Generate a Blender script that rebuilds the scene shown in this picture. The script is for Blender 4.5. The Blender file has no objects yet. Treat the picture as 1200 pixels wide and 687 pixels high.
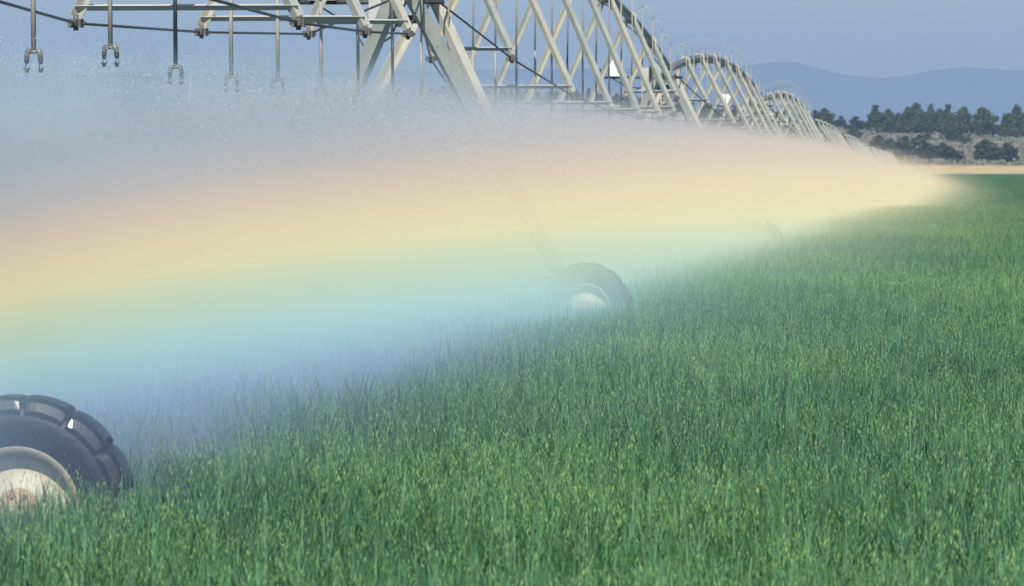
import bpy, bmesh, math, random
from mathutils import Vector, Matrix, noise
random.seed(7)
R = math.radians
sc = bpy.context.scene
col = sc.collection
PI = math.pi
F = 6000.0            # focal length in pixels of a 1200 px wide frame
EYE = 2.15            # camera height
HZ = 197.0            # horizon row

def lerp(a, b, t): return a + (b - a) * t
def interp(tab, x):
    if x <= tab[0][0]: return tab[0][1]
    for (x0, y0), (x1, y1) in zip(tab, tab[1:]):
        if x <= x1: return lerp(y0, y1, (x - x0) / (x1 - x0))
    return tab[-1][1]
def sstep(a, b, x):
    t = max(0, min(1, (x - a) / (b - a))); return t * t * (3 - 2 * t)

# ------------------------------------------------------------------ line of the machine (bends slightly past 260 m)
BEND = 262.0
def LX(y):
    return -6.48 + .0893 * y if y < BEND else -6.48 + .0893 * BEND + .083 * (y - BEND)
def dip(y): return -.85 * sstep(150, 335, y) * (1 - sstep(620, 1200, y))
def LP(y, o=0.0, h=0.0):
    """point at distance y along the machine, o metres to the right of the pipe, h metres up"""
    s = .0893 if y < BEND else .083
    n = math.hypot(1, s)
    return Vector((LX(y) + o / n, y - o * s / n, h + dip(y)))

# ------------------------------------------------------------------ tags
def tag(o, label=None, cat=None, group=None, kind=None):
    if label: o['label'] = label
    if cat: o['category'] = cat
    if group: o['group'] = group
    if kind: o['kind'] = kind
    return o
def empty(name, loc=(0, 0, 0)):
    o = bpy.data.objects.new(name, None); o.empty_display_size = .3
    col.objects.link(o); o.location = loc
    return o
def copy_tree(o, parent=None):
    c = o.copy(); col.objects.link(c)
    if parent: c.parent = parent
    for k in [x for x in bpy.data.objects if x.parent == o]:
        copy_tree(k, c)
    return c

# ------------------------------------------------------------------ mesh builder
class MB:
    def __init__(s): s.v = []; s.f = []; s.sm = []
    def add(s, vs, fs, smooth=False):
        n = len(s.v); s.v += [tuple(v) for v in vs]
        s.f += [tuple(i + n for i in f) for f in fs]; s.sm += [smooth] * len(fs)
        return s
    def box(s, c, d, rot=None):
        c = Vector(c); x, y, z = [k / 2 for k in d]
        vs = [Vector((a * x, b * y, e * z)) for a in (-1, 1) for b in (-1, 1) for e in (-1, 1)]
        if rot: vs = [rot @ v for v in vs]
        return s.add([c + v for v in vs], [(0, 1, 3, 2), (4, 6, 7, 5), (0, 4, 5, 1), (2, 3, 7, 6), (0, 2, 6, 4), (1, 5, 7, 3)])
    def profile(s, a, b, pts, up=Vector((0, 0, 1)), smooth=False):
        """sweep the closed 2D outline pts (u sideways, v up) from a to b"""
        a = Vector(a); b = Vector(b); d = (b - a).normalized()
        if abs(d.dot(up)) > .99: up = Vector((0, 1, 0))
        u = d.cross(up).normalized(); w = u.cross(d).normalized(); n = len(pts)
        vs = [p + u * q[0] + w * q[1] for p in (a, b) for q in pts]
        fs = [(i, (i + 1) % n, n + (i + 1) % n, n + i) for i in range(n)]
        return s.add(vs, fs + [tuple(range(n - 1, -1, -1)), tuple(range(n, 2 * n))], smooth)
    def angle_iron(s, a, b, w=.08, t=.008, up=Vector((0, 0, 1)), flip=False, rot=None):
        if rot is not None:      # corner of the L turned by rot about its length
            ca, sa = math.cos(rot), math.sin(rot)
            return s.profile(a, b, [((x - .3 * w) * ca - (y - .3 * w) * sa, (x - .3 * w) * sa + (y - .3 * w) * ca) for x, y in [(0, 0), (w, 0), (w, t), (t, t), (t, w), (0, w)]], up)
        p = [(0, 0), (w, 0), (w, t), (t, t), (t, w), (0, w)]
        if flip: p = [(-x, y) for x, y in reversed(p)]
        p = [(x + (-.5 if not flip else .5) * w, y - .3 * w) for x, y in p]
        return s.profile(a, b, p, up)
    def bar(s, a, b, w=.05, h=None):
        h = h or w; return s.profile(a, b, [(-w / 2, -h / 2), (w / 2, -h / 2), (w / 2, h / 2), (-w / 2, h / 2)])
    def tube(s, pts, r, n=8, cap=True):
        pts = [Vector(p) for p in pts]; rings = []
        rr = r if isinstance(r, (list, tuple)) else [r] * len(pts)
        prev = None
        for i, p in enumerate(pts):
            d = (pts[min(i + 1, len(pts) - 1)] - pts[max(i - 1, 0)]).normalized()
            if prev is None:
                up = Vector((0, 0, 1)) if abs(d.z) < .9 else Vector((0, 1, 0))
                u = d.cross(up).normalized()
            else:
                u = (prev - d * prev.dot(d)).normalized()
            prev = u; w = d.cross(u)
            rings += [p + (u * math.cos(2 * PI * k / n) + w * math.sin(2 * PI * k / n)) * rr[i] for k in range(n)]
        fs = []
        for i in range(len(pts) - 1):
            for k in range(n):
                fs.append((i * n + k, i * n + (k + 1) % n, (i + 1) * n + (k + 1) % n, (i + 1) * n + k))
        s.add(rings, fs, True)
        if cap:
            m = len(s.v) - len(rings)
            s.f += [tuple(m + k for k in range(n - 1, -1, -1)), tuple(m + (len(pts) - 1) * n + k for k in range(n))]; s.sm += [False, False]
        return s
    def lathe_y(s, prof, n=48, c=(0, 0, 0), smooth=True):
        """prof = [(r, y)] turned about the Y axis"""
        c = Vector(c); vs = []; m = len(prof)
        for k in range(n):
            a = 2 * PI * k / n
            vs += [c + Vector((r * math.cos(a), y, r * math.sin(a))) for r, y in prof]
        fs = []
        for k in range(n):
            k2 = (k + 1) % n
            for i in range(m - 1):
                fs.append((k * m + i, k * m + i + 1, k2 * m + i + 1, k2 * m + i))
        return s.add(vs, fs, smooth)
    def mesh(s, name, mat, closed=False):
        me = bpy.data.meshes.new(name); me.from_pydata(s.v, [], s.f); me.update()
        me.polygons.foreach_set('use_smooth', s.sm)
        if closed:
            bm = bmesh.new(); bm.from_mesh(me); bmesh.ops.recalc_face_normals(bm, faces=bm.faces); bm.to_mesh(me); bm.free()
        if mat: me.materials.append(mat)
        return me
    def build(s, name, mat, parent=None, closed=False):
        o = bpy.data.objects.new(name, s.mesh(name, mat, closed)); col.objects.link(o)
        if parent: o.parent = parent
        return o

# ------------------------------------------------------------------ materials
def new_mat(name):
    m = bpy.data.materials.new(name); m.use_nodes = True
    nt = m.node_tree; nt.nodes.clear()
    return m, nt, nt.nodes.new('ShaderNodeOutputMaterial')
class NB:
    """tiny node helper"""
    def __init__(s, nt): s.nt = nt
    def n(s, t, **k):
        x = s.nt.nodes.new(t)
        for a, b in k.items(): setattr(x, a, b)
        return x
    def link(s, a, b): s.nt.links.new(a, b)
    def val(s, sock, v):
        if isinstance(v, bpy.types.NodeSocket): s.link(v, sock)
        else: sock.default_value = v
    def m(s, op, *a, clamp=False):
        x = s.n('ShaderNodeMath', operation=op); x.use_clamp = clamp
        for i, v in enumerate(a): s.val(x.inputs[i], v)
        return x.outputs[0]
    def mapr(s, v, a, b, c, d, smooth=False):
        x = s.n('ShaderNodeMapRange'); x.interpolation_type = 'SMOOTHSTEP' if smooth else 'LINEAR'
        s.val(x.inputs[0], v)
        for i, q in enumerate((a, b, c, d)): s.val(x.inputs[i + 1], q)
        return x.outputs[0]
    def noise(s, scale, vec=None, detail=3, rough=.55, ndim='3D'):
        x = s.n('ShaderNodeTexNoise'); x.inputs['Scale'].default_value = scale
        x.inputs['Detail'].default_value = detail; x.inputs['Roughness'].default_value = rough
        if vec is not None: s.link(vec, x.inputs['Vector'])
        return x.outputs[0]
    def ramp(s, fac, stops, interp='LINEAR'):
        x = s.n('ShaderNodeValToRGB'); cr = x.color_ramp; cr.interpolation = interp
        while len(cr.elements) < len(stops): cr.elements.new(.5)
        for e, (p, c) in zip(cr.elements, stops): e.position = p; e.color = (*c, 1)
        s.val(x.inputs[0], fac); return x.outputs[0]
    def mixc(s, fac, a, b, mode='MIX'):
        x = s.n('ShaderNodeMix', data_type='RGBA', blend_type=mode)
        s.val(x.inputs[0], fac)
        for i, v in ((6, a), (7, b)):
            if isinstance(v, bpy.types.NodeSocket): s.link(v, x.inputs[i])
            else: x.inputs[i].default_value = (*v, 1)
        return x.outputs[2]

def surf(name, c1, c2=None, scale=6, rough=.6, metal=0, spec=.5, bump=0, c3=None, dirt=(.5, .62), coat=0):
    m, nt, out = new_mat(name); b = NB(nt)
    p = b.n('ShaderNodeBsdfPrincipled'); b.link(p.outputs[0], out.inputs[0])
    tc = b.n('ShaderNodeTexCoord').outputs['Object']
    f = b.noise(scale, tc, 4)
    c = b.mixc(b.mapr(f, .3, .7, 0, 1), c1, c2 or tuple(x * .75 for x in c1))
    if c3:
        g = b.noise(scale * 3.1, tc, 5, .65)
        c = b.mixc(b.mapr(g, dirt[0], dirt[1], 0, 1), c, c3)
    b.link(c, p.inputs['Base Color'])
    p.inputs['Roughness'].default_value = rough; p.inputs['Metallic'].default_value = metal
    p.inputs['Specular IOR Level'].default_value = spec; p.inputs['Coat Weight'].default_value = coat
    p.inputs['Coat Roughness'].default_value = .08
    if bump:
        bm = b.n('ShaderNodeBump'); bm.inputs['Strength'].default_value = bump; bm.inputs['Distance'].default_value = .01
        b.link(b.noise(scale * 8, tc, 4), bm.inputs['Height']); b.link(bm.outputs[0], p.inputs['Normal'])
    return m

M = {}
M['galv'] = surf('galvanised_steel', (.50, .51, .46), (.37, .39, .37), 4.0, .55, .1, c3=(.36, .33, .27), dirt=(.58, .75))
M['cream_steel'] = surf('weathered_steel', (.54, .52, .43), (.42, .41, .35), 4.0, .6, 0, c3=(.35, .26, .17), dirt=(.6, .75))
M['pipe'] = surf('galvanised_pipe', (.30, .31, .31), (.19, .20, .21), 2.5, .45, .3, c3=(.16, .12, .09), dirt=(.55, .7))
M['rod'] = surf('dark_rod', (.10, .105, .11), (.06, .065, .07), 8, .5, .3)
M['joint'] = surf('rusted_casting', (.13, .125, .12), (.07, .065, .06), 22, .65, .2, c3=(.42, .40, .36), dirt=(.54, .66))
M['hose'] = surf('pale_hose', (.40, .38, .33), (.32, .30, .27), 5, .5)
M['hose_dark'] = surf('black_hose', (.035, .038, .045), (.025, .027, .03), 5, .4)
M['brass'] = surf('wet_plastic', (.24, .23, .21), (.06, .06, .065), 14, .22)
M['black'] = surf('black_plastic', (.012, .013, .016), (.018, .018, .02), 5, .45)
M['white'] = surf('white_enclosure', (.80, .80, .77), (.72, .72, .68), 4, .4)
M['panel'] = surf('grey_panel', (.52, .53, .50), (.45, .46, .44), 4, .5)
M['tyre'] = surf('wet_rubber', (.006, .008, .020), (.010, .013, .030), 5, .52, 0, .5, .4, coat=.16)
M['rim'] = surf('rim_paint', (.76, .70, .50), (.66, .57, .38), 5, .45, c3=(.40, .17, .05), dirt=(.60, .70))
M['rim_lip'] = surf('rim_lip_worn', (.44, .41, .30), (.32, .28, .20), 9, .5, c3=(.34, .16, .07), dirt=(.55, .66))
M['rust'] = surf('rusty_hub', (.66, .52, .32), (.50, .28, .10), 7, .7, c3=(.36, .15, .05), dirt=(.56, .64))

# ------------------------------------------------------------------ camera
cam = bpy.data.cameras.new('camera'); co = bpy.data.objects.new('camera', cam); col.objects.link(co)
cam.sensor_width = 36; cam.lens = 36 * F / 1200; cam.clip_start = .5; cam.clip_end = 40000
pitch = math.atan((343.5 - HZ) / F)
co.location = (0, 0, EYE); co.rotation_euler = (PI / 2 - pitch, 0, 0)
cam.dof.use_dof = True; cam.dof.focus_distance = 40; cam.dof.aperture_fstop = 11
sc.camera = co

# ------------------------------------------------------------------ light
SUN_EL = 42.2; SUN_AZ = 184.4      # high behind the photographer
az, el = R(SUN_AZ), R(SUN_EL)
SDIR = Vector((math.sin(az) * math.cos(el), math.cos(az) * math.cos(el), math.sin(el)))   # towards the sun
sl = bpy.data.lights.new('sun', 'SUN'); so = bpy.data.objects.new('sun', sl); col.objects.link(so)
sl.energy = 4.6; sl.angle = R(.53); sl.color = (1, .955, .88)
so.rotation_euler = (-SDIR).to_track_quat('-Z', 'Y').to_euler()
w = bpy.data.worlds.new('World'); sc.world = w; w.use_nodes = True
nt = w.node_tree; bg = nt.nodes['Background']; sky = nt.nodes.new('ShaderNodeTexSky'); sky.sky_type = 'NISHITA'
sky.sun_disc = False; sky.sun_elevation = el; sky.sun_rotation = az; sky.air_density = 1.3; sky.dust_density = 1.2; sky.ozone_density = 2.2
sky.altitude = 1300
nt.links.new(sky.outputs[0], bg.inputs[0]); bg.inputs[1].default_value = .085
vs = sc.view_settings; vs.view_transform = 'Standard'; vs.look = 'None'; vs.exposure = .1; vs.gamma = 1
sc.render.engine = 'CYCLES'
cy = sc.cycles; cy.use_denoising = True; cy.max_bounces = 8; cy.volume_bounces = 1; cy.transparent_max_bounces = 8
cy.volume_max_steps = 512; cy.diffuse_bounces = 3; cy.glossy_bounces = 2; cy.caustics_reflective = False; cy.caustics_refractive = False

# ------------------------------------------------------------------ field sheet, bank, mountains
def terrain_mat(name, stops, scale, far=False):
    m, nt, out = new_mat(name); b = NB(nt)
    p = b.n('ShaderNodeBsdfPrincipled'); b.link(p.outputs[0], out.inputs[0]); p.inputs['Roughness'].default_value = .95
    p.inputs['Specular IOR Level'].default_value = .1
    g = b.n('ShaderNodeNewGeometry').outputs['Position']
    c = b.ramp(b.noise(scale, g, 6, .65), stops)
    b.link(c, p.inputs['Base Color']); return m, b, p, g, c
mg, *_ = terrain_mat('field_soil', [(.35, (.030, .075, .035)), (.65, (.045, .10, .05))], .8)
g = MB(); ys = [-80, 0, 60, 200, 240, 280, 320, 360, 400, 430, 500, 600, 700, 800, 900, 1000, 1100, 1240]
for i, y in enumerate(ys):
    g.v += [(x * (120 + .45 * max(y, 0)), y, dip(y)) for x in (-1, -.5, 0, .5, 1)]
for i in range(len(ys) - 1):
    for k in range(4): g.f.append((i * 5 + k, i * 5 + k + 1, (i + 1) * 5 + k + 1, (i + 1) * 5 + k)); g.sm.append(False)
tag(g.build('field_ground', mg), kind='structure')

CREST = [(-900, 118), (400, 116), (700, 120), (850, 136), (950, 147), (1060, 153), (1200, 160), (1400, 166), (2100, 170)]
def hill_z(px, y):
    """height of the hillside at distance y in the direction of column px"""
    crest = EYE + (HZ - interp(CREST, px)) * 1700 / F
    b1 = EYE + (HZ - 194.5) * 1330 / F
    b2 = EYE + (HZ - 186) * 1450 / F
    z = interp([(1238, -.1), (1250, .3), (1330, b1), (1450, b2), (1700, crest), (1900, crest * .93), (2700, crest * .25), (4000, 0), (17000, 0)], y)
    k = sstep(1260, 1500, y) * (1 - sstep(2500, 3500, y))
    x = (px - 600) * y / F
    return z + k * (noise.noise(Vector((x / 90, y / 140, 3))) * 1.6 + noise.noise(Vector((x / 28, y / 60, 8))) * .7)
yy = [1238, 1246, 1256, 1270, 1290, 1310, 1330] + list(range(1350, 1960, 20)) + [2050, 2200, 2450, 2700, 3200, 4000, 7000, 11000, 17000]
cols = list(range(-900, 2101, 15))
h = MB()
for y in yy: h.v += [((px - 600) * y / F, y, hill_z(px, y)) for px in cols]
nc = len(cols)
for i in range(len(yy) - 1):
    for k in range(nc - 1): h.f.append((i * nc + k, i * nc + k + 1, (i + 1) * nc + k + 1, (i + 1) * nc + k)); h.sm.append(True)
mh, b, p, gp, c = terrain_mat('sage_hillside', [(.25, (.22, .185, .155)), (.5, (.36, .30, .245)), (.66, (.50, .40, .29))], .11)
sep = b.n('ShaderNodeSeparateXYZ'); b.link(gp, sep.inputs[0])
yj = b.m('ADD', sep.outputs[1], b.m('MULTIPLY', b.m('SUBTRACT', b.noise(.05, gp, 3), .5), 60.))
c = b.mixc(b.mapr(yj, 1322, 1342, 0, 1), b.ramp(b.noise(.22, gp, 5), [(.35, (.50, .36, .17)), (.5, (.66, .50, .26)), (.65, (.78, .60, .33))]), c)
b.link(c, p.inputs['Base Color'])
tag(h.build('hillside_terrain', mh), kind='structure')

RIDGE = [(-900, 90), (200, 86), (500, 83), (740, 80), (800, 81), (871, 76), (900, 73), (930, 73), (960, 81), (990, 88), (1030, 91), (1060, 90), (1100, 82), (1130, 78), (1160, 80), (1200, 84), (1300, 93), (1500, 88), (1900, 98), (2100, 100)]
mm = MB(); cols = list(range(-880, 2081, 10)); rows = [13000, 13600, 14200, 14700, 15000, 15500, 16300]
for j, y in enumerate(rows):
    k = (0, .35, .68, .9, 1, .7, .1)[j]
    for px in cols:
        x = (px - 600) * y / F
        ridge = EYE + (HZ - interp(RIDGE, px)) * 15000 / F
        z = ridge * k + (noise.noise(Vector((x / 700, y / 900, 1))) * 45 * (1 if 0 < j < 4 else 0)) + noise.noise(Vector((x / 160, y / 300, 5))) * 5
        mm.v.append((x, y, z - (5 if j == 0 else 0)))
nc = len(cols)
for i in range(len(rows) - 1):
    for k in range(nc - 1): mm.f.append((i * nc + k, i * nc + k + 1, (i + 1) * nc + k + 1, (i + 1) * nc + k)); mm.sm.append(True)
mmt, *_ = terrain_mat('forested_mountains', [(.4, (.06, .085, .06)), (.65, (.12, .12, .09))], .004)
tag(mm.build('distant_mountains', mmt), kind='structure')

# ------------------------------------------------------------------ the air
def box_obj(name, a, b_, mat):
    m = MB(); c = [(p + q) / 2 for p, q in zip(a, b_)]; m.box(c, [q - p for p, q in zip(a, b_)])
    return m.build(name, mat, None, True)
hm, nt, out = new_mat('haze'); b = NB(nt); pv = b.n('ShaderNodeVolumePrincipled'); b.link(pv.outputs[0], out.inputs['Volume'])
pv.inputs['Color'].default_value = (.41, .60, .90, 1); pv.inputs['Density'].default_value = .00014; pv.inputs['Anisotropy'].default_value = 0
tag(box_obj('haze', (-4600, -110, -1.2), (4600, 17100, 430), hm), kind='stuff')

# ------------------------------------------------------------------ spray: water droplets with the scattering colours of a rainbow.
# A droplet cloud sends sunlight back most strongly about 42 degrees from the antisolar point, red outermost and violet
# innermost; the scattering colour is therefore a function of the angle between sunlight and the scattered ray.
YA, YB = 11.0, 560.0
sm_, nt, out = new_mat('spray_droplets'); b = NB(nt)
pv = b.n('ShaderNodeVolumePrincipled'); b.link(pv.outputs[0], out.inputs['Volume'])
geo = b.n('ShaderNodeNewGeometry'); pos = geo.outputs['Position']; inc = geo.outputs['Incoming']
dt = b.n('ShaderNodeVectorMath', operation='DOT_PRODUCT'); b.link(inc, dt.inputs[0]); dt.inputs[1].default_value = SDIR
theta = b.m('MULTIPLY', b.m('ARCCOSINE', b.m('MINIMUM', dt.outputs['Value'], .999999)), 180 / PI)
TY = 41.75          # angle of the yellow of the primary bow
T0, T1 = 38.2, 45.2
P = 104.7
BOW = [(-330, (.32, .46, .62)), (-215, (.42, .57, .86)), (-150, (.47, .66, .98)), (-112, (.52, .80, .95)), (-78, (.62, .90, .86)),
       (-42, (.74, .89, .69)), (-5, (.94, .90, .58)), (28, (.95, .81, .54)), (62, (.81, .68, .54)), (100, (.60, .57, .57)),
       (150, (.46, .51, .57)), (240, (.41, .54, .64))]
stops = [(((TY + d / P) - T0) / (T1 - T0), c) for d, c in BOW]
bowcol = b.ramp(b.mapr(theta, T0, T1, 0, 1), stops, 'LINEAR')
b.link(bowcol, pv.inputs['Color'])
sx = b.n('ShaderNodeSeparateXYZ'); b.link(pos, sx.inputs[0]); X, Y, Z = sx.outputs
line = b.m('ADD', b.m('MULTIPLY', b.m('MINIMUM', Y, BEND), .0893), b.m('MULTIPLY', b.m('MAXIMUM', b.m('SUBTRACT', Y, BEND), 0.), .083))
o_ = b.m('ADD', b.m('SUBTRACT', X, line), 6.48)
Z = b.m('ADD', Z, b.mapr(Y, 150, 335, 0, .85, True))
o2 = b.m('MULTIPLY', o_, o_)
core = b.m('MULTIPLY', b.m('EXPONENT', b.m('MULTIPLY', o2, -1 / (1.65 ** 2))), .22)
wing = b.m('MULTIPLY', b.m('EXPONENT', b.m('MULTIPLY', o2, -1 / (3.5 ** 2))), .034)
top = b.m('SUBTRACT', b.mapr(Y, 37.6, 40.0, 2.84, 3.16, True), b.m('MULTIPLY', o2, .021))
wob = b.m('MULTIPLY', b.m('SUBTRACT', b.noise(.45, pos, 4, .62), .5), .75)
dep = b.m('ADD', b.m('SUBTRACT', top, Z), wob)
plume = b.m('MULTIPLY', b.m('COSINE', b.m('MULTIPLY', b.m('SUBTRACT', Y, 34.15), 2 * PI / 3.05)), b.mapr(Z, 1.6, 2.9, 0, .10))
vert = b.mapr(b.m('ADD', dep, plume), -.08, .85, 0, 1, True)
core = b.m('MULTIPLY', core, b.mapr(Z, .5, 2.0, 2.5, 1.9, True))
wing = b.m('MULTIPLY', wing, b.mapr(Z, .7, 2.0, .60, 1.7, True))
puff = b.mapr(b.noise(.55, pos, 4, .65), .3, .7, .55, 1.45)
wing = b.m('MULTIPLY', wing, b.mapr(Y, 12, 34, .1, 1, True))
dens = b.m('MULTIPLY', b.m('ADD', core, wing), b.m('MULTIPLY', vert, puff))
dens = b.m('MULTIPLY', dens, b.mapr(Y, 15, 27, 0, 1, True))
dens = b.m('MULTIPLY', dens, b.mapr(Y, 500, 560, 1, 0, True))
dens = b.m('MULTIPLY', dens, b.mapr(Y, 170, 420, 1, .6, True))
b.link(dens, pv.inputs['Density']); pv.inputs['Anisotropy'].default_value = -.45
sm_.cycles.volume_sampling = 'MULTIPLE_IMPORTANCE'; sm_.cycles.volume_step_rate = .08 if hasattr(sm_.cycles, 'volume_step_rate') else 0
sp = MB(); prof = [(-8.4, .005), (8.4, .005), (8.0, 1.2), (6.8, 2.0), (4.5, 3.0), (1.5, 3.5), (-1.5, 3.5), (-4.5, 3.0), (-6.8, 2.0), (-8.0, 1.2)]
st = [YA, 20, 60, 120, 200, 230, BEND, 300, 340, 380, 420, 460, YB]
for y in st:
    sp.v += [tuple(LP(y, o, z)) for o, z in prof]
n = len(prof)
for i in range(len(st) - 1):
    for k in range(n): sp.f.append((i * n + k, i * n + (k + 1) % n, (i + 1) * n + (k + 1) % n, (i + 1) * n + k)); sp.sm.append(False)
sp.f += [tuple(range(n - 1, -1, -1)), tuple((len(st) - 1) * n + k for k in range(n))]; sp.sm += [False, False]
spray = sp.build('sprinkler_mist', sm_, None, True)
tag(spray, 'broad curtain of white water mist under the irrigation pipe showing a rainbow', 'mist', kind='stuff')
spray['category'] = 'mist'

# sparkling single drops
dm, nt, out = new_mat('water_drop'); b = NB(nt); pd = b.n('ShaderNodeBsdfPrincipled'); b.link(pd.outputs[0], out.inputs[0])
pd.inputs['Base Color'].default_value = (.75, .82, .88, 1); pd.inputs['Roughness'].default_value = .15
dr = MB(); rd = random.Random(3)
for _ in range(90000):
    y = rd.choice((rd.uniform(24, 62), rd.uniform(24, 45), rd.uniform(40, 120)))
    o = max(-5.5, min(5.5, rd.gauss(0, 2.1))); t = 3.02 - .035 * o * o
    z = rd.uniform(.6, t) if rd.random() < .6 else t - .08 - abs(rd.gauss(0, .35))
    if abs(o) > 2.6 and z < 1.7: continue
    c = LP(y, o, z); d = Vector((o * .5 + rd.gauss(0, .5), rd.gauss(0, .6), -abs(o) * .25 - rd.uniform(.1, .7))).normalized()
    L = rd.uniform(.003, .009) * (y / 40) ** .7; r_ = rd.uniform(.0007, .0018) * (y / 40) ** .7
    u = d.cross(Vector((0, 1, .1))).normalized(); v2 = d.cross(u)
    dr.add([c - d * L, c + u * r_, c + v2 * r_, c - u * r_, c - v2 * r_, c + d * L], [(0, 1, 2), (0, 2, 3), (0, 3, 4), (0, 4, 1), (5, 2, 1), (5, 3, 2), (5, 4, 3), (5, 1, 4)])
tag(dr.build('water_droplets', dm), 'tiny bright water droplets flying through the mist under the hanging sprinklers', 'water drops', kind='stuff')

# ------------------------------------------------------------------ crop
gm, nt, out = new_mat('crop_leaf'); b = NB(nt)
at = b.n('ShaderNodeAttribute', attribute_name='Col').outputs['Color']; gp = b.n('ShaderNodeNewGeometry').outputs['Position']
mp = b.n('ShaderNodeMapping'); mp.inputs['Scale'].default_value = (1, .32, 0); b.link(gp, mp.inputs[0])
f1 = b.mapr(b.noise(.22, mp.outputs[0], 4, .6), .35, .65, 0, 1)
mp2 = b.n('ShaderNodeMapping'); mp2.inputs['Scale'].default_value = (.02, .012, 0); b.link(gp, mp2.inputs[0])
f2 = b.mapr(b.noise(1, mp2.outputs[0], 3), .35, .65, 0, 1)
c = b.mixc(f1, b.mixc(1., at, (.76, .82, .98), 'MULTIPLY'), b.mixc(1., at, (1.25, 1.18, .94), 'MULTIPLY'))
c = b.mixc(f2, b.mixc(1., c, (.90, .94, 1.0), 'MULTIPLY'), b.mixc(1., c, (1.06, 1.05, .98), 'MULTIPLY'))
d1 = b.n('ShaderNodeBsdfPrincipled'); b.link(c, d1.inputs['Base Color']); d1.inputs['Roughness'].default_value = .5; d1.inputs['Specular IOR Level'].default_value = .25
t1 = b.n('ShaderNodeBsdfTranslucent'); b.link(b.mixc(1., c, (1.1, 1.15, .6), 'MULTIPLY'), t1.inputs[0])
mx = b.n('ShaderNodeMixShader'); mx.inputs[0].default_value = .36; b.link(d1.outputs[0], mx.inputs[1]); b.link(t1.outputs[0], mx.inputs[2])
b.link(mx.outputs[0], out.inputs[0])

def jit(c, r, k=.25):
    f = 1 + r.uniform(-k, k); return (c[0] * f * (1 + r.uniform(-.12, .12)), c[1] * f, c[2] * f * (1 + r.uniform(-.12, .12)))
LEAF = (.110, .252, .132); STEM = (.130, .275, .115); EAR = (.31, .50, .20)
def patch(name, size, dens, seed, wscale=1.0, segs=3, ears=5, hs=1.0, earp=.14):
    r = random.Random(seed); V = []; Fs = []; C = []
    def ribbon(p, az, L, wd, lean, curl, c, n):
        side = Vector((-math.sin(az), math.cos(az), 0)); a = lean; q = Vector(p); base = len(V)
        for i in range(n + 1):
            t = i / n; ww = wd * (1 - t) ** .6 * (.6 + .8 * min(1, t * 3)) * .5
            V.append(q - side * ww); V.append(q + side * ww); C.append(c); C.append(c)
            q = q + Vector((math.cos(az) * math.sin(a), math.sin(az) * math.sin(a), math.cos(a))) * L / n
            a += curl / n
        for i in range(n): k = base + 2 * i; Fs.append((k, k + 1, k + 3, k + 2))
        return q, a
    for _ in range(int(dens * size * size)):
        x = max(-1, min(1, r.gauss(0, .5))) if r.random() < .3 else r.uniform(-1, 1)
        y = r.uniform(-1, 1); x *= size * .62; y *= size * .62
        hgt = hs * r.gauss(.46, .045)
        az = r.uniform(0, 2 * PI); lean = abs(r.gauss(0, .09))
        lc = jit(LEAF, r)
        if r.random() < .0025: lc = (.34, .21, .07)
        tip, a = ribbon((x, y, hgt * .35), az, hgt * .65, .007 * wscale, lean, r.gauss(0, .15), jit(STEM, r), 2)
        for k in range(r.choice((2, 3, 3))):
            hh = hgt * r.uniform(.45, .93); a2 = r.uniform(0, 2 * PI)
            ribbon((x + (tip.x - x) * .7, y + (tip.y - y) * .7, hh), a2, r.uniform(.20, .38) * hs, r.uniform(.006, .012) * wscale, abs(r.gauss(.03, .24)), r.choice((r.uniform(0, .4), r.uniform(0, .6), r.uniform(.5, 2.0))), jit(lc, r, .2), segs)
        if r.random() < .07:
            ribbon((x, y, hgt * .85), r.uniform(0, 6.3), r.uniform(.16, .30), .009 * wscale, r.uniform(.1, .8), r.uniform(-.2, .5), jit((.030, .10, .055), r), 3)
        if ears and r.random() < earp:
            ec = jit(EAR, r, .35); hp = r.uniform(.03, .10)
            for k in range(ears):
                t = k / ears; rad = .045 * (1 - t * .6) * wscale ** .5; a3 = r.uniform(0, 6.3)
                q = Vector((tip.x + math.cos(a3) * rad, tip.y + math.sin(a3) * rad, tip.z - .06 + .14 * t + hp * .4))
                l = r.uniform(.014, .034) * wscale ** .6; wd = r.uniform(.0012, .0030) * wscale ** .9; a4 = r.uniform(0, PI)
                s = Vector((math.cos(a4), math.sin(a4), 0)) * wd; dn = Vector((r.uniform(-.4, .4), r.uniform(-.4, .4), -1)) * l
                m = len(V); V.extend((q, q + dn * .5 + s, q + dn, q + dn * .5 - s)); C.extend([ec] * 4); Fs.append((m, m + 1, m + 2, m + 3))
    me = bpy.data.meshes.new(name); me.from_pydata([tuple(v) for v in V], [], Fs); me.update()
    ca = me.color_attributes.new('Col', 'FLOAT_COLOR', 'POINT')
    ca.data.foreach_set('color', [x for c in C for x in (*c, 1)])
    me.materials.append(gm)
    return bpy.data.objects.new(name, me)      # a mould for the field below, itself not in the scene

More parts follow.
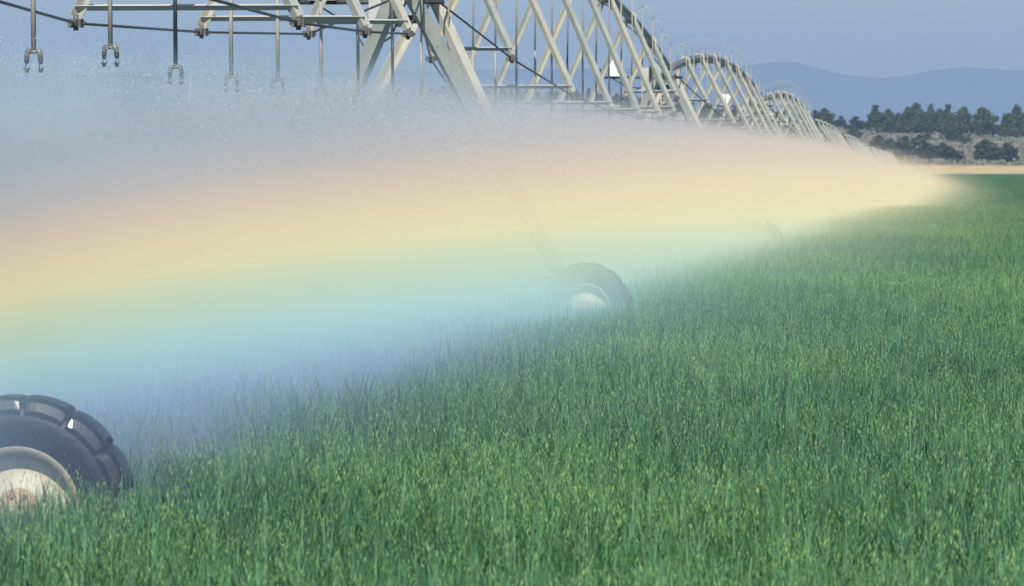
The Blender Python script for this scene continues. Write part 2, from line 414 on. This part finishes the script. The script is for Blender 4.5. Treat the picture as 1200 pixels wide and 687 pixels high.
def scatter(name, pts, moulds, label):
    me = bpy.data.meshes.new(name); me.from_pydata([p[:3] for p in pts], [], []); me.update()
    for nm, idx in (('rot', 3), ('scl', 4)):
        a = me.attributes.new(nm, 'FLOAT', 'POINT'); a.data.foreach_set('value', [p[idx] for p in pts])
    me.materials.append(gm)
    o = bpy.data.objects.new(name, me); col.objects.link(o)
    ng = bpy.data.node_groups.new(name + '_nodes', 'GeometryNodeTree')
    ng.interface.new_socket('Geometry', in_out='INPUT', socket_type='NodeSocketGeometry')
    ng.interface.new_socket('Geometry', in_out='OUTPUT', socket_type='NodeSocketGeometry')
    N = ng.nodes.new; L = ng.links.new
    gi = N('NodeGroupInput'); go = N('NodeGroupOutput'); iop = N('GeometryNodeInstanceOnPoints')
    join = N('GeometryNodeGeometryToInstance')
    for m in moulds:
        oi = N('GeometryNodeObjectInfo'); oi.inputs['Object'].default_value = m; oi.inputs['As Instance'].default_value = False
        L(oi.outputs['Geometry'], join.inputs[0])
    L(gi.outputs[0], iop.inputs['Points']); L(join.outputs[0], iop.inputs['Instance']); iop.inputs['Pick Instance'].default_value = True
    ri = N('FunctionNodeRandomValue'); ri.data_type = 'INT'
    for s in ri.inputs:
        if s.name == 'Min' and s.type == 'INT': s.default_value = 0
        if s.name == 'Max' and s.type == 'INT': s.default_value = len(moulds) - 1
    L([s for s in ri.outputs if s.type == 'INT'][0], iop.inputs['Instance Index'])
    na = N('GeometryNodeInputNamedAttribute'); na.data_type = 'FLOAT'; na.inputs[0].default_value = 'rot'
    nb = N('GeometryNodeInputNamedAttribute'); nb.data_type = 'FLOAT'; nb.inputs[0].default_value = 'scl'
    cx = N('ShaderNodeCombineXYZ'); L(na.outputs[0], cx.inputs[2])
    L(cx.outputs[0], iop.inputs['Rotation'])
    cs = N('ShaderNodeCombineXYZ'); cs.inputs[0].default_value = 1; cs.inputs[1].default_value = 1; L(nb.outputs[0], cs.inputs[2]); L(cs.outputs[0], iop.inputs['Scale'])
    L(iop.outputs[0], go.inputs[0])
    md = o.modifiers.new('scatter', 'NODES'); md.node_group = ng
    return tag(o, label, 'crop', kind='stuff')

WHEELS = []
rg = random.Random(11)
def grid(y0, y1, step, half, avoid=False):
    pts = []; y = y0
    while y < y1:
        hw = half(y); x = -hw
        while x < hw:
            px, py = x + rg.uniform(-.25, .25) * step, y + rg.uniform(-.25, .25) * step
            o = px - LX(py)
            skip = avoid and any(abs(px - wx) < .62 and abs(py - wy) < .42 for wx, wy in WHEELS)
            if not skip:
                s = 1 + .16 * noise.noise(Vector((px / 2.2, py / 3.0, 0))) + .12 * noise.noise(Vector((px / 9, py / 16, 4)))
                if abs(o - 2.0) < .3: s *= .8
                if 51 < py < 61 and 1.5 < o < 3.0: s *= .80
                pts.append((px, py, dip(py), rg.uniform(0, 2 * PI), s))
            x += step
        y += step
    return pts
for ty in (24.6, 60.4, 110):
    for o in (-2.0, 2.0): q = LP(ty, o); WHEELS.append((q.x, q.y))
near = [patch('crop_clump', .6, 430, k, 1, 4, 7, (1, 1.04, .96, 1.06, .98, 1, .94, 1.02)[k], (.04, .16, .28, .45, .08, .22, .05, .34)[k]) for k in range(8)]
mid = [patch('crop_clump_mid', 1.5, 190, 20 + k, 1.5, 2, 4, 1, (.08, .3, .18, .45, .12)[k]) for k in range(5)]
far = [patch('crop_clump_far', 5, 22, 40 + k, 4.5, 2, 3) for k in range(4)]
scatter('oat_crop', grid(15, 70, .5, lambda y: .13 * y + 2.5, True), near, 'knee high blue green oat crop with pale seed heads in the near field')
scatter('oat_crop_beyond', grid(70, 255, 1.25, lambda y: .15 * y + 4), mid, 'green oat crop in the middle of the field beyond the second wheel')
scatter('oat_crop_far', grid(255, 1240, 4.2, lambda y: .15 * y + 8), far, 'smooth green far end of the crop running up to the tan bank')

# ------------------------------------------------------------------ the machine
LABT = {}
TOW = [24.6, 60.4] + [110.4 + 50 * k for k in range(10)]      # distances of the drive towers
TOW = [t for t in TOW if t < 565]
HP = 4.28                                                      # pipe height at a tower
BK = {}
def bow(t, L, k=1.0): return (1.0 if L > 40 else .75) * 4 * t * (1 - t) * k
BOWK = [1, 1, .68, .55] + [.18] * 12
def pipe_h(y):
    for a, b_, k in zip(TOW, TOW[1:], BOWK):
        if a <= y <= b_: return HP + bow((y - a) / (b_ - a), b_ - a, k)
    return HP

def make_wheel():
    """rim with tyre and hub; axle along Y, face towards -Y"""
    r = MB()
    r.lathe_y([(.245, .10), (.262, .03), (.268, -.06), (.275, -.105), (.300, -.118), (.312, -.116), (.314, -.105), (.300, -.10), (.285, -.09), (.28, .10), (.245, .10)], 48)
    rim = r.mesh('wheel', M['rim_lip'])
    d = MB(); d.lathe_y([(.0, -.052), (.085, -.052), (.12, -.045), (.17, -.02), (.225, -.012), (.266, -.03), (.266, .0), (.0, .0)], 48)
    disc = d.mesh('disc', M['rim'])
    hb = MB(); hb.lathe_y([(.0, -.125), (.035, -.125), (.045, -.115), (.048, -.075), (.095, -.07), (.105, -.062), (.105, -.053), (.0, -.053)], 24)
    for k in range(8):
        a = 2 * PI * k / 8; hb.lathe_y([(0, -.088), (.011, -.088), (.011, -.069), (0, -.069)], 6, (.078 * math.cos(a), 0, .078 * math.sin(a)), False)
    hub = hb.mesh('hub', M['rust'])
    t = MB()
    t.lathe_y([(.300, -.112), (.335, -.135), (.39, -.155), (.44, -.158), (.485, -.145), (.512, -.12), (.522, -.06), (.525, 0), (.522, .06), (.512, .12), (.485, .145), (.44, .158), (.39, .155), (.335, .135), (.300, .112)], 84)
    NL = 14
    for k in range(NL):
        a0 = 2 * PI * (k + .35) / NL; da = 2 * PI / NL
        # lug block: columns along the angle, rows across the tread from the near shoulder to the far one
        rows = [(-.150, .445), (-.158, .485), (-.142, .525), (-.115, .543), (-.05, .549), (.05, .549), (.115, .543), (.142, .525), (.158, .485), (.150, .445)]
        fr = [0.015, .04, .14, .30, .50, .68, .80, .88, .93]; lift = [-.016, -.003, .002, .004, .0045, .003, -.001, -.009, -.028]
        vs = []
        for yq, rr in rows:
            sk = (abs(yq) / .158) * .20
            for u, lf in zip(fr, lift):
                a = a0 + da * (u - sk + .1); q = rr + lf * (1 if rr > .5 else .55)
                vs.append((q * math.cos(a), yq * (1 if rr > .5 else 1 + lf * .6), q * math.sin(a)))
        nfr = len(fr); fs = []
        for i in range(len(rows) - 1):
            for j in range(nfr - 1): fs.append((i * nfr + j, i * nfr + j + 1, (i + 1) * nfr + j + 1, (i + 1) * nfr + j))
        base = len(vs)                                        # skirts down into the carcass
        for j in (0, nfr - 1):
            for i, (yq, rr) in enumerate(rows):
                v = Vector(vs[i * nfr + j]); rad = Vector((v.x, 0, v.z)).normalized()
                vs.append(tuple(v - rad * .045 - Vector((0, math.copysign(.012, yq), 0))))
        nr = len(rows)
        for i in range(nr - 1):
            fs.append((i * nfr, (i + 1) * nfr, base + i + 1, base + i))
            fs.append((i * nfr + nfr - 1, base + nr + i, base + nr + i + 1, (i + 1) * nfr + nfr - 1))
        t.add(vs, fs, False)
    tyre = t.mesh('tyre', M['tyre'])
    st = MB(); st.tube([(.292, -.10, .02), (.29, -.14, .03), (.285, -.155, .04)], .006, 6)
    return rim, disc, hub, tyre, st.mesh('valve', M['black'])
WM = make_wheel()
def wheel(parent, o, rotz):
    ob = []
    w_ = bpy.data.objects.new('wheel', WM[0]); col.objects.link(w_); w_.parent = parent
    w_.location = (o, 0, .55); w_.rotation_euler = (0, rotz, 0)
    for nm, me in zip(('disc', 'hub', 'tyre', 'valve'), WM[1:]):
        c = bpy.data.objects.new(nm, me); col.objects.link(c); c.parent = w_
    return w_

def make_tower():
    """drive tower; local x = across the machine, y = along it"""
    T = empty('drive_tower')
    for s in (1, -1):
        for yl in (-1.55, 1.55):
            a = Vector((s * .06, yl, HP - .05)); b_ = Vector((s * 1.74, .30, .78))
            m = MB(); m.angle_iron(a, b_, .150 if yl < 0 else .115, .012, Vector((0, 1, 0)), rot=(R(20) if s > 0 else R(70)) if yl < 0 else (R(45) if s > 0 else R(225))); m.build('leg', M['galv'] if yl < 0 else M['cream_steel'], T)
    for s in (1, -1): m = MB(); m.bar((s * .73, -.95, 2.80), (s * .73, 1.2, 2.80), .05); m.build('leg_brace', M['galv'], T)
    m = MB(); m.tube([(-1.95, .30, .78), (1.95, .30, .78)], .085, 12); m.build('base_beam', M['galv'], T)
    for s in (1, -1):
        m = MB(); m.box((s * 2.0, .30, .62), (.30, .22, .40)); m.tube([(s * 2.0, .05, .55), (s * 2.0, .26, .55)], .07, 12); m.build('gearbox', M['panel'], T)
        wheel(T, s * 2.0, .4 * s)
    m = MB(); m.box((0, .12, .95), (.24, .24, .24)); m.tube([(0, .12, 1.0), (0, .12, 1.16)], .09, 12); m.tube([(.1, .12, .92), (.34, .12, .92)], .07, 12)
    m.build('drive_motor', M['panel'], T)
    m = MB(); m.tube([(-1.95, .12, .92), (1.95, .12, .92)], .018, 8); m.build('drive_shaft', M['rod'], T)
    m = MB(); m.tube([(-1.42, -.2, HP - .12), (.35, -.2, HP - .12)], .028, 8); m.build('box_bracket', M['rod'], T)
    m = MB(); v = .0
    m.add([(-1.24, -.34, HP - .10), (-.92, -.34, HP - .10), (-.92, -.10, HP - .10), (-1.24, -.10, HP - .10), (-1.20, -.31, HP + .25), (-.94, -.31, HP + .25), (-.94, -.12, HP + .25), (-1.20, -.12, HP + .25)],
          [(0, 1, 5, 4), (1, 2, 6, 5), (2, 3, 7, 6), (3, 0, 4, 7), (4, 5, 6, 7), (0, 3, 2, 1)])
    m.build('control_box', M['white'], T)
    m = MB(); m.box((-1.40, -.2, HP - .02), (.09, .09, .16)); m.build('micro_switch', M['black'], T)
    m = MB(); m.box((-.44, -.42, HP - .18), (.15, .04, .52)); m.build('side_plate', M['panel'], T)
    m = MB(); m.box((-.15, -.42, HP - .13), (.11, .04, .58)); m.build('side_plate', M['panel'], T)
    m = MB(); m.box((-.10, -.36, HP - .33), (.36, .30, .09)); m.box((-.29, -.36, HP - .08), (.13, .22, .42)); m.build('pivot_saddle', M['black'], T)
    m = MB(); m.tube([(.02, -1.2, HP - .12), (-.2, -.9, HP - .55), (-.5, -.7, HP - .72), (-.62, -.8, HP - .5)], .012, 6); m.build('cable', M['hose_dark'], T); m = MB()
    m.tube([(-1.2, -.2, HP - .12), (-.9, -.3, HP - .30), (-.55, -.42, HP - .36)], .012, 6)
    m.build('cable', M['hose_dark'], T)
    return T
GT = 'drive towers of the irrigation machine'
tower0 = make_tower()
words_t = ['drive tower at the left edge whose big black tyre stands in the near crop',
           'second drive tower from the left with long slanting legs going down into the rainbow mist',
           'drive tower with white control box at the far foot of the large arched truss',
           'drive tower with small white box between the second and third arched truss',
           'drive tower at the right end of the third and smallest clear arched truss']
def rotz_at(y): return -math.atan(.0893 if y < BEND else .083)
for i, ty in enumerate(TOW):
    t = tower0 if i == 0 else copy_tree(tower0)
    t.location = LP(ty) + (Vector((-.055, 0, -.03)) if i == 0 else Vector((-.04, 0, -.06))); t.rotation_euler = (0, 0, rotz_at(ty))
    tag(t, words_t[i] if i < 5 else 'faint far drive tower blurred above the mist line at the right', 'irrigation tower', GT)

def joint_mesh():
    m = MB(); m.box((0, 0, 0), (.11, .12, .07)); m.box((0, .09, .0), (.06, .10, .05)); m.box((0, -.09, 0), (.06, .10, .05))
    m.tube([(0, 0, -.06), (0, 0, .07)], .022, 6); m.tube([(-.075, .03, 0), (.075, .03, 0)], .018, 6)
    return m.mesh('rod_joint', M['joint'])
JM = joint_mesh()
def make_span(L, fine=True, bk=1.0):
    """one arched pipe span from local y=0 to y=L with its truss underneath"""
    S = empty('irrigation_span')
    ph = lambda y: HP + bow(y / L, L, bk)
    n = 24; m = MB()
    m.tube([(0, .25 + (L - .5) * k / n, ph(.25 + (L - .5) * k / n)) for k in range(n + 1)], .084, 14 if fine else 8)
    m.build('water_pipe', M['pipe'], S)
    nn = 5 if L < 40 else 7
    step = L / (nn + 1); nodes = []
    for k in range(1, nn + 1):
        yf = k * step + .15; fl = MB(); fl.tube([(0, yf - .02, ph(yf)), (0, yf + .015, ph(yf))], .125, 12); fl.build('flange', M['cream_steel'], S)
    for k in range(1, nn + 1):
        y = k * step; e = min(k, nn + 1 - k); t = {1: 0, 2: .68, 3: .94, 4: 1}[e] if nn == 7 else {1: 0, 2: .62, 3: 1}[e]
        wd = lerp(.53, .98 if nn == 7 else .93, t); z = lerp(3.60, 3.02 if nn == 7 else 3.38, t); nodes.append((y, wd, z))
        for s in (1, -1):
            a = Vector((s * .05, y, ph(y) - .02)); b_ = Vector((s * wd, y, z + .02))
            m = MB(); m.angle_iron(a, b_, .078, .009, Vector((0, 1, 0)), rot=(R(45) if s > 0 else R(225)))
            m.build('strut', M['galv'] if (k + s) % 3 else M['cream_steel'], S)
            if fine:
                j = bpy.data.objects.new('rod_joint', JM); col.objects.link(j); j.parent = S; j.location = (s * wd, y, z - .03); j.rotation_euler = (0, 0, s * .05)
        m = MB(); m.angle_iron((-wd, y, z + .10), (wd, y, z + .10), .062, .007, rot=R(38)); m.build('crossbar', M['galv'], S)
    for s in (1, -1):
        pts = [(s * .10, .5, HP - .10)] + [(s * wd, y, z - .03) for y, wd, z in nodes] + [(s * .10, L - .5, HP - .10)]
        m = MB()
        for p, q in zip(pts, pts[1:]): m.tube([p, q], .013 if fine else .016, 6)
        m.build('truss_rod', M['rod'], S)
    if fine:
        m = MB(); m.tube([(-.09 + .02 * math.sin(k), .3 + (L - .6) * k / 40, ph(.3 + (L - .6) * k / 40) - .10 - .02 * (k % 2)) for k in range(41)], .012, 6)
        m.build('power_cable', M['hose_dark'], S)
    return S
GS = 'pipe spans of the irrigation machine'
sp_lab = ['nearest span of the pipe truss at the top left edge, dark rods under pale crossbars',
          'large arched truss with dark pipe and crisscross struts right of the thick tower legs',
          'second arched truss span, smaller, its whole dark top pipe showing against the sky',
          'third arched truss span, small, ending in front of the juniper trees']
spans = {}
for i, (a, b_) in enumerate(zip(TOW, TOW[1:])):
    L = b_ - a; key = (round(L), i < 5)
    if i < 4: s = make_span(L, i < 3, BOWK[i])
    else:
        if 'far' not in spans: spans['far'] = make_span(L, False, .18); s = spans['far']
        else: s = copy_tree(spans['far'])
    s.location = LP(a); s.rotation_euler = (math.atan((dip(b_) - dip(a)) / L), 0, rotz_at(a + 1))
    tag(s, sp_lab[i] if i < 4 else 'faint far truss span merging into a pale lattice above the mist at the right', 'irrigation span', GS)

# hanging sprinklers
def make_drop(fine=True):
    """gooseneck, hose and twin heads; origin on top of the pipe"""
    D = empty('hanging_sprinkler'); n = 8
    m = MB(); pts = [(0, 0, 0), (0, 0, .26)]
    for k in range(1, 8): a = PI * k / 8; pts.append((.1 - .1 * math.cos(a), 0, .26 + .11 * math.sin(a)))
    pts += [(.2, 0, .26), (.2, 0, .10)]
    m.tube(pts, .009 if fine else .005, n if fine else 5); m.build('gooseneck', M['galv'], D)
    return D
DX = .20
drop_mesh = {}
def hose(parent, z0, z1, fine, rng):
    # upper pale hose, dark weight, ferrule, tee with two elbows and deflector plates
    xm = DX + rng.uniform(-.01, .01); zm = lerp(z0, z1, .62)
    m = MB(); m.tube([(DX, 0, z0), (lerp(DX, xm, .5) + .006, 0, lerp(z0, z1, .3)), (xm, 0, zm)], .0125 if fine else .015, 8 if fine else 5); m.build('hose', M['hose'], parent)
    m = MB(); m.tube([(xm, 0, zm + .01), (xm + .006, 0, z1 + .03)], [.0145, .018], 8); m.build('hose_weight', M['hose_dark'] if rng.random() < .4 else M['hose'], parent)
    x = xm + .006
    m = MB(); m.tube([(x, 0, z1 + .045), (x, 0, z1 + .010)], .016, 10); m.tube([(x - .032, 0, z1), (x + .032, 0, z1)], .015, 10)
    for s in (-1, 1):
        m.tube([(x + s * .020, 0, z1 + .001), (x + s * .034, 0, z1 + .003), (x + s * .041, 0, z1 - .010), (x + s * .044, 0, z1 - .028), (x + s * .046, 0, z1 - .042)], [.016, .021, .021, .019, .018], 10)
    m.build('tee', M['brass'], parent)
    for s in (-1, 1):
        m = MB(); cx = x + s * .047
        m.tube([(cx, 0, z1 - .040), (cx, 0, z1 - .062), (cx, 0, z1 - .085)], [.017, .019, .011], 10)
        for q in range(3):
            a = 2 * PI * q / 3; m.tube([(cx + .012 * math.cos(a), .012 * math.sin(a), z1 - .075), (cx + .016 * math.cos(a), .016 * math.sin(a), z1 - .115)], .002, 4)
        m.tube([(cx, 0, z1 - .112), (cx, 0, z1 - .120)], [.026, .023], 12); m.tube([(cx, 0, z1 - .120), (cx, 0, z1 - .142)], [.016, .013], 8)
        m.build('sprinkler_head', M['black'], parent)
rdrop = random.Random(5)
GD = 'sprinkler hoses hanging along the irrigation pipe'
ordn = ['first', 'second', 'third', 'fourth', 'fifth', 'sixth', 'seventh', 'eighth', 'ninth', 'tenth', 'eleventh', 'twelfth', 'thirteenth', 'fourteenth', 'fifteenth', 'sixteenth', 'seventeenth']
k = 0; y = 34.35; ND = {}
while y < 208:
    si = max(i for i, t in enumerate(TOW) if t <= y)
    if min(abs(y - t) for t in TOW) > .35:
        ND[si] = ND.get(si, 0) + 1
        d = make_drop(y < 115); ph = pipe_h(y)
        z1 = (2.93, 3.03)[k] if k < 2 else 2.93 + rdrop.uniform(-.03, .03)
        if y < 115: hose(d, .12, z1 - ph - .08, True, rdrop)
        else:
            m = MB(); m.tube([(DX, 0, .12), (DX, 0, z1 - ph - .08)], .011, 5); m.tube([(DX - .07, 0, z1 - ph - .10), (DX + .07, 0, z1 - ph - .10)], .018, 5); m.build('hose', M['hose'], d)
        d.location = LP(y, 0, ph + .08); d.rotation_euler = (0, 0, rotz_at(y))
        nth = ordn[min(ND[si] - 1, 16)]
        if si == 0: lab = ['pale hose with two clear grey nozzle heads at the far left edge of the sky',
                           'dark ended hose with twin nozzles just above the mist, second from the left edge'][ND[si] - 1] if ND[si] < 3 else f'{nth} sprinkler hose from the left, hanging into the mist before the tower legs'
        elif si == 1: lab = f'{nth} thin sprinkler hose past the thick tower legs, in front of the large arched truss'
        elif si == 2: lab = f'{nth} gooseneck hose along the second arched truss counted from its near tower'
        else: lab = 'tiny far gooseneck hose on the distant spans past the second arch'
        tag(d, lab, 'sprinkler hose', GD)
    y += 3.05; k += 1

# ------------------------------------------------------------------ junipers, sagebrush
tm, nt, out = new_mat('juniper_foliage'); b = NB(nt); pr = b.n('ShaderNodeBsdfPrincipled'); b.link(pr.outputs[0], out.inputs[0]); pr.inputs['Roughness'].default_value = .8
oi = b.n('ShaderNodeObjectInfo').outputs['Random']; tc = b.n('ShaderNodeTexCoord').outputs['Object']
c = b.mixc(b.mapr(b.noise(1.3, tc, 3), .35, .65, 0, 1), (.034, .062, .024), (.075, .11, .045))
b.link(b.mixc(oi, c, b.mixc(1., c, (1.25, 1.1, .9), 'MULTIPLY')), pr.inputs['Base Color'])
M['bark'] = surf('bark', (.12, .09, .06), (.08, .06, .045), 3, .9)
def crown_mesh(seed, hgt, rad, cone, n=2400):
    r = random.Random(seed); m = MB()
    lobes = []
    for k in range(9):                       # stack of masses up the stem, full at the foot, narrower at the top
        t = k / 8; w_ = rad * ((1 - .78 * t) if cone else math.sqrt(max(.08, 1 - (1.25 * t - .3) ** 2))) * .62
        lobes.append((Vector((r.uniform(-.2, .2), r.uniform(-.2, .2), hgt * (.10 + .80 * t))), w_ * r.uniform(.85, 1.1)))
    for _ in range(12):
        t = r.random() * .8; rr = rad * ((1 - .7 * t) if cone else .9) * r.uniform(.4, .72)
        a = r.uniform(0, 2 * PI); lobes.append((Vector((rr * math.cos(a), rr * math.sin(a), hgt * (.10 + .78 * t))), rad * r.uniform(.24, .42) * (1 - .35 * t)))
    lobes.append((Vector((r.uniform(-.2, .2), 0, hgt * .95)), rad * .16))
    for _ in range(n):
        c, q = r.choice(lobes); d = Vector((r.gauss(0, 1), r.gauss(0, 1), r.gauss(0, 1))).normalized() * q * r.uniform(.6, 1.05)
        p = c + d; s = r.uniform(.15, .30); u = Vector((r.gauss(0, 1), r.gauss(0, 1), r.gauss(0, 1))).normalized(); v = u.orthogonal().normalized()
        w_ = u.cross(v)
        m.add([p + v * s, p + w_ * s * .7, p - v * s * .8, p - w_ * s * .6 + u * s * .4], [(0, 1, 2), (0, 2, 3)])
    return m.mesh('crown', tm)
def trunk_mesh(hgt):
    m = MB(); m.tube([(0, 0, -.4), (.1, 0, hgt * .3), (-.05, .1, hgt * .6), (0, 0, hgt * .85)], [.28, .22, .14, .05], 7)
    for a in (0, 2.1, 4.0): m.tube([(0, 0, hgt * .25), (math.cos(a) * 1.1, math.sin(a) * 1.1, hgt * .45)], [.10, .04], 5)
    return m.mesh('trunk', M['bark'])
CR = [(crown_mesh(s, 6, 2.0 if c_ else 2.5, c_), trunk_mesh(6)) for s, c_ in ((1, True), (2, False), (3, True), (4, False), (5, True), (6, False))]
def hill_y(px, ys):
    """distance at which the hillside shows at row ys in column px"""
    best = 1340
    for y in range(1335, 1702, 5):
        if HZ - (hill_z(px, y) - EYE) * F / y <= ys: return y
        best = y
    return best
def juniper(px, top, base, wid, label, var=None):
    y = hill_y(px, base); z = hill_z(px, y); H = (base - top) * y / F; x = (px - 600) * y / F
    i = var if var is not None else rt.randrange(6)
    t = empty('juniper_tree', (x, y, z - .15)); cw = wid * y / F / (4.1 if i % 2 == 0 else 4.9)
    for me, nm in zip(CR[i], ('crown', 'trunk')):
        o = bpy.data.objects.new(nm, me); col.objects.link(o); o.parent = t
    t.scale = (cw, cw, H / 6.1); t.rotation_euler = (0, 0, rt.uniform(0, 6.3))
    tag(t, label, 'juniper tree', GJ); return t
rt = random.Random(9); GJ = 'junipers on the dry hillside'
crest = [(940, 127, 141, 13), (955, 122, 141, 17), (966, 121, 143, 17), (985, 129, 144, 16), (1003, 131, 147, 22), (1026, 118, 149, 24), (1041, 124, 151, 17), (1052, 129, 152, 14), (1063, 122, 152, 19),
         (1073, 118, 153, 22), (1091, 118, 152, 14), (1101, 125, 154, 18), (1111, 121, 156, 20), (1129, 123, 156, 22), (1151, 127, 161, 28), (1178, 131, 160, 18), (1191, 124, 163, 22)]
for i, (px, tp, bs, wd) in enumerate(crest):
    lab = f'dark green juniper on the hill crest, {ordn[i]} from the truss end' if i < len(crest) - 1 else 'dark green juniper on the hill crest at the right edge'
    juniper(px, tp - 1, bs, wd * 1.75, lab)
low = [(974, 150, 158, 9, 'tiny round juniper bush on the open slope just right of the truss'), (1000, 150, 164, 17, 'small lone juniper in the middle of the bare slope'),
       (1030, 160, 174, 20, 'left tree of the juniper clump low on the slope'), (1043, 164, 178, 22, 'second tree from the left in the low juniper clump'),
       (1060, 161, 184, 28, 'big round tree in the middle of the low juniper clump'), (1077, 160, 172, 16, 'small tree behind the middle of the low juniper clump'),
       (1086, 169, 187, 26, 'rightmost and lowest tree of the low juniper clump'), (1104, 169, 184, 18, 'left one of the pair of small junipers right of the low clump'),
       (1115, 176, 190, 26, 'right, wider one of the pair of small junipers near the tan bank'), (1118, 142, 167, 24, 'tall juniper standing downhill in front of the crest trees'),
       (1155, 165, 190, 30, 'large rounded juniper close above the tan bank at right'), (1180, 169, 190, 26, 'wide low juniper beside the large one near the right edge'),
       (1133, 162, 169, 10, 'tiny shrub juniper alone on the slope between larger trees'), (1042, 150, 157, 10, 'very small juniper right under the crest trees'), (1086, 158, 165, 10, 'very small juniper above the low clump')]
for px, tp, bs, wd, lab in low: juniper(px, tp - 2, bs, wd * 1.6, lab, var=rt.choice((1, 3, 5)))
px = 405
while px < 935:
    g_ = interp(CREST, px); bs = g_ + rt.uniform(0, 6); tp = bs - rt.uniform(12, 21)
    juniper(px, tp, bs, rt.uniform(16, 24), 'dark juniper on the ridge seen dimly behind the truss lattice')
    px += rt.uniform(8, 17)
for px, tp, bs in ((828, 130, 150), (842, 128, 152), (857, 133, 158), (872, 130, 154), (905, 146, 166), (890, 138, 160), (925, 150, 170)):
    juniper(px, tp, bs, 22, 'dark juniper lower on the slope behind the arched trusses', 1)

sg, nt, out = new_mat('sagebrush_leaf'); b = NB(nt); pr = b.n('ShaderNodeBsdfPrincipled'); b.link(pr.outputs[0], out.inputs[0]); pr.inputs['Roughness'].default_value = .9
gp = b.n('ShaderNodeNewGeometry').outputs['Position']
b.link(b.ramp(b.noise(.3, gp, 3), [(.35, (.13, .14, .10)), (.6, (.26, .25, .20)), (.72, (.34, .29, .22))]), pr.inputs['Base Color'])
sb = MB(); rs = random.Random(4)
for _ in range(4500):
    px = rs.uniform(380, 1500) if rs.random() < .3 else rs.uniform(900, 1330); y = rs.uniform(1335, 1740); x = (px - 600) * y / F; z = hill_z(px, y)
    q = rs.uniform(.4, 1.05)
    for _ in range(9):
        p = Vector((x + rs.gauss(0, q * .6), y + rs.gauss(0, q * .6), z + rs.uniform(.05, q * .9))); s = q * rs.uniform(.3, .5)
        u = Vector((rs.gauss(0, 1), rs.gauss(0, 1), rs.gauss(0, 1))).normalized(); v = u.orthogonal().normalized(); w_ = u.cross(v)
        sb.add([p + v * s, p + w_ * s, p - v * s, p - w_ * s], [(0, 1, 2, 3)])
tag(sb.build('sagebrush', sg), 'grey green sagebrush dotted over the dry hillside', 'sagebrush', kind='stuff')

# ------------------------------------------------------------------ thistle flowers in the crop
fm = surf('purple_petals', (.42, .10, .40), (.30, .06, .30), 60, .7)
M['flower_stem'] = surf('flower_stem', (.06, .13, .05), None, 20, .7)
GF = 'small purple flowers in the crop'
m = MB(); rf = random.Random(2)
for k in range(26):
    a = rf.uniform(0, 6.3); b_ = rf.uniform(0, .9); d = Vector((math.cos(a) * math.sin(b_), math.sin(a) * math.sin(b_), math.cos(b_)))
    m.tube([(0, 0, 0), d * .028], [.003, .005], 4)
bm_ = m.mesh('bloom', fm)
m = MB(); m.tube([(0, 0, -.60), (.012, 0, -.3), (0, 0, 0)], .003, 5); stm = m.mesh('stem', M['flower_stem'])
FL = [(866, 401, 'brighter pink flower in the leftmost cluster beyond the tyre'), (874, 402, 'pale pink flower right beside the brightest of the left cluster'), (855, 405, 'faint purple flower at the left of the cluster'), (884, 407, 'small purple flower right of the left cluster'),
      (911, 413, 'lone purple flower in front of the left cluster'), (1011, 396, 'faint pink flower in the middle of the far crop'), (1049, 404, 'purple flower standing farther right in the crop'), (1056, 406, 'second purple flower of the right pair'),
      (961, 525, 'purple flower nearest to the camera in the crop at lower right')]
for px, py, lab in FL:
    y = (EYE - .52) * F / (py - HZ); f_ = empty('purple_flower', ((px - 600) * y / F, y, .53))
    for me, nm in ((bm_, 'bloom'), (stm, 'stem')):
        o = bpy.data.objects.new(nm, me); col.objects.link(o); o.parent = f_
    f_.scale = (1, 1, 1); tag(f_, lab, 'flower', GF)
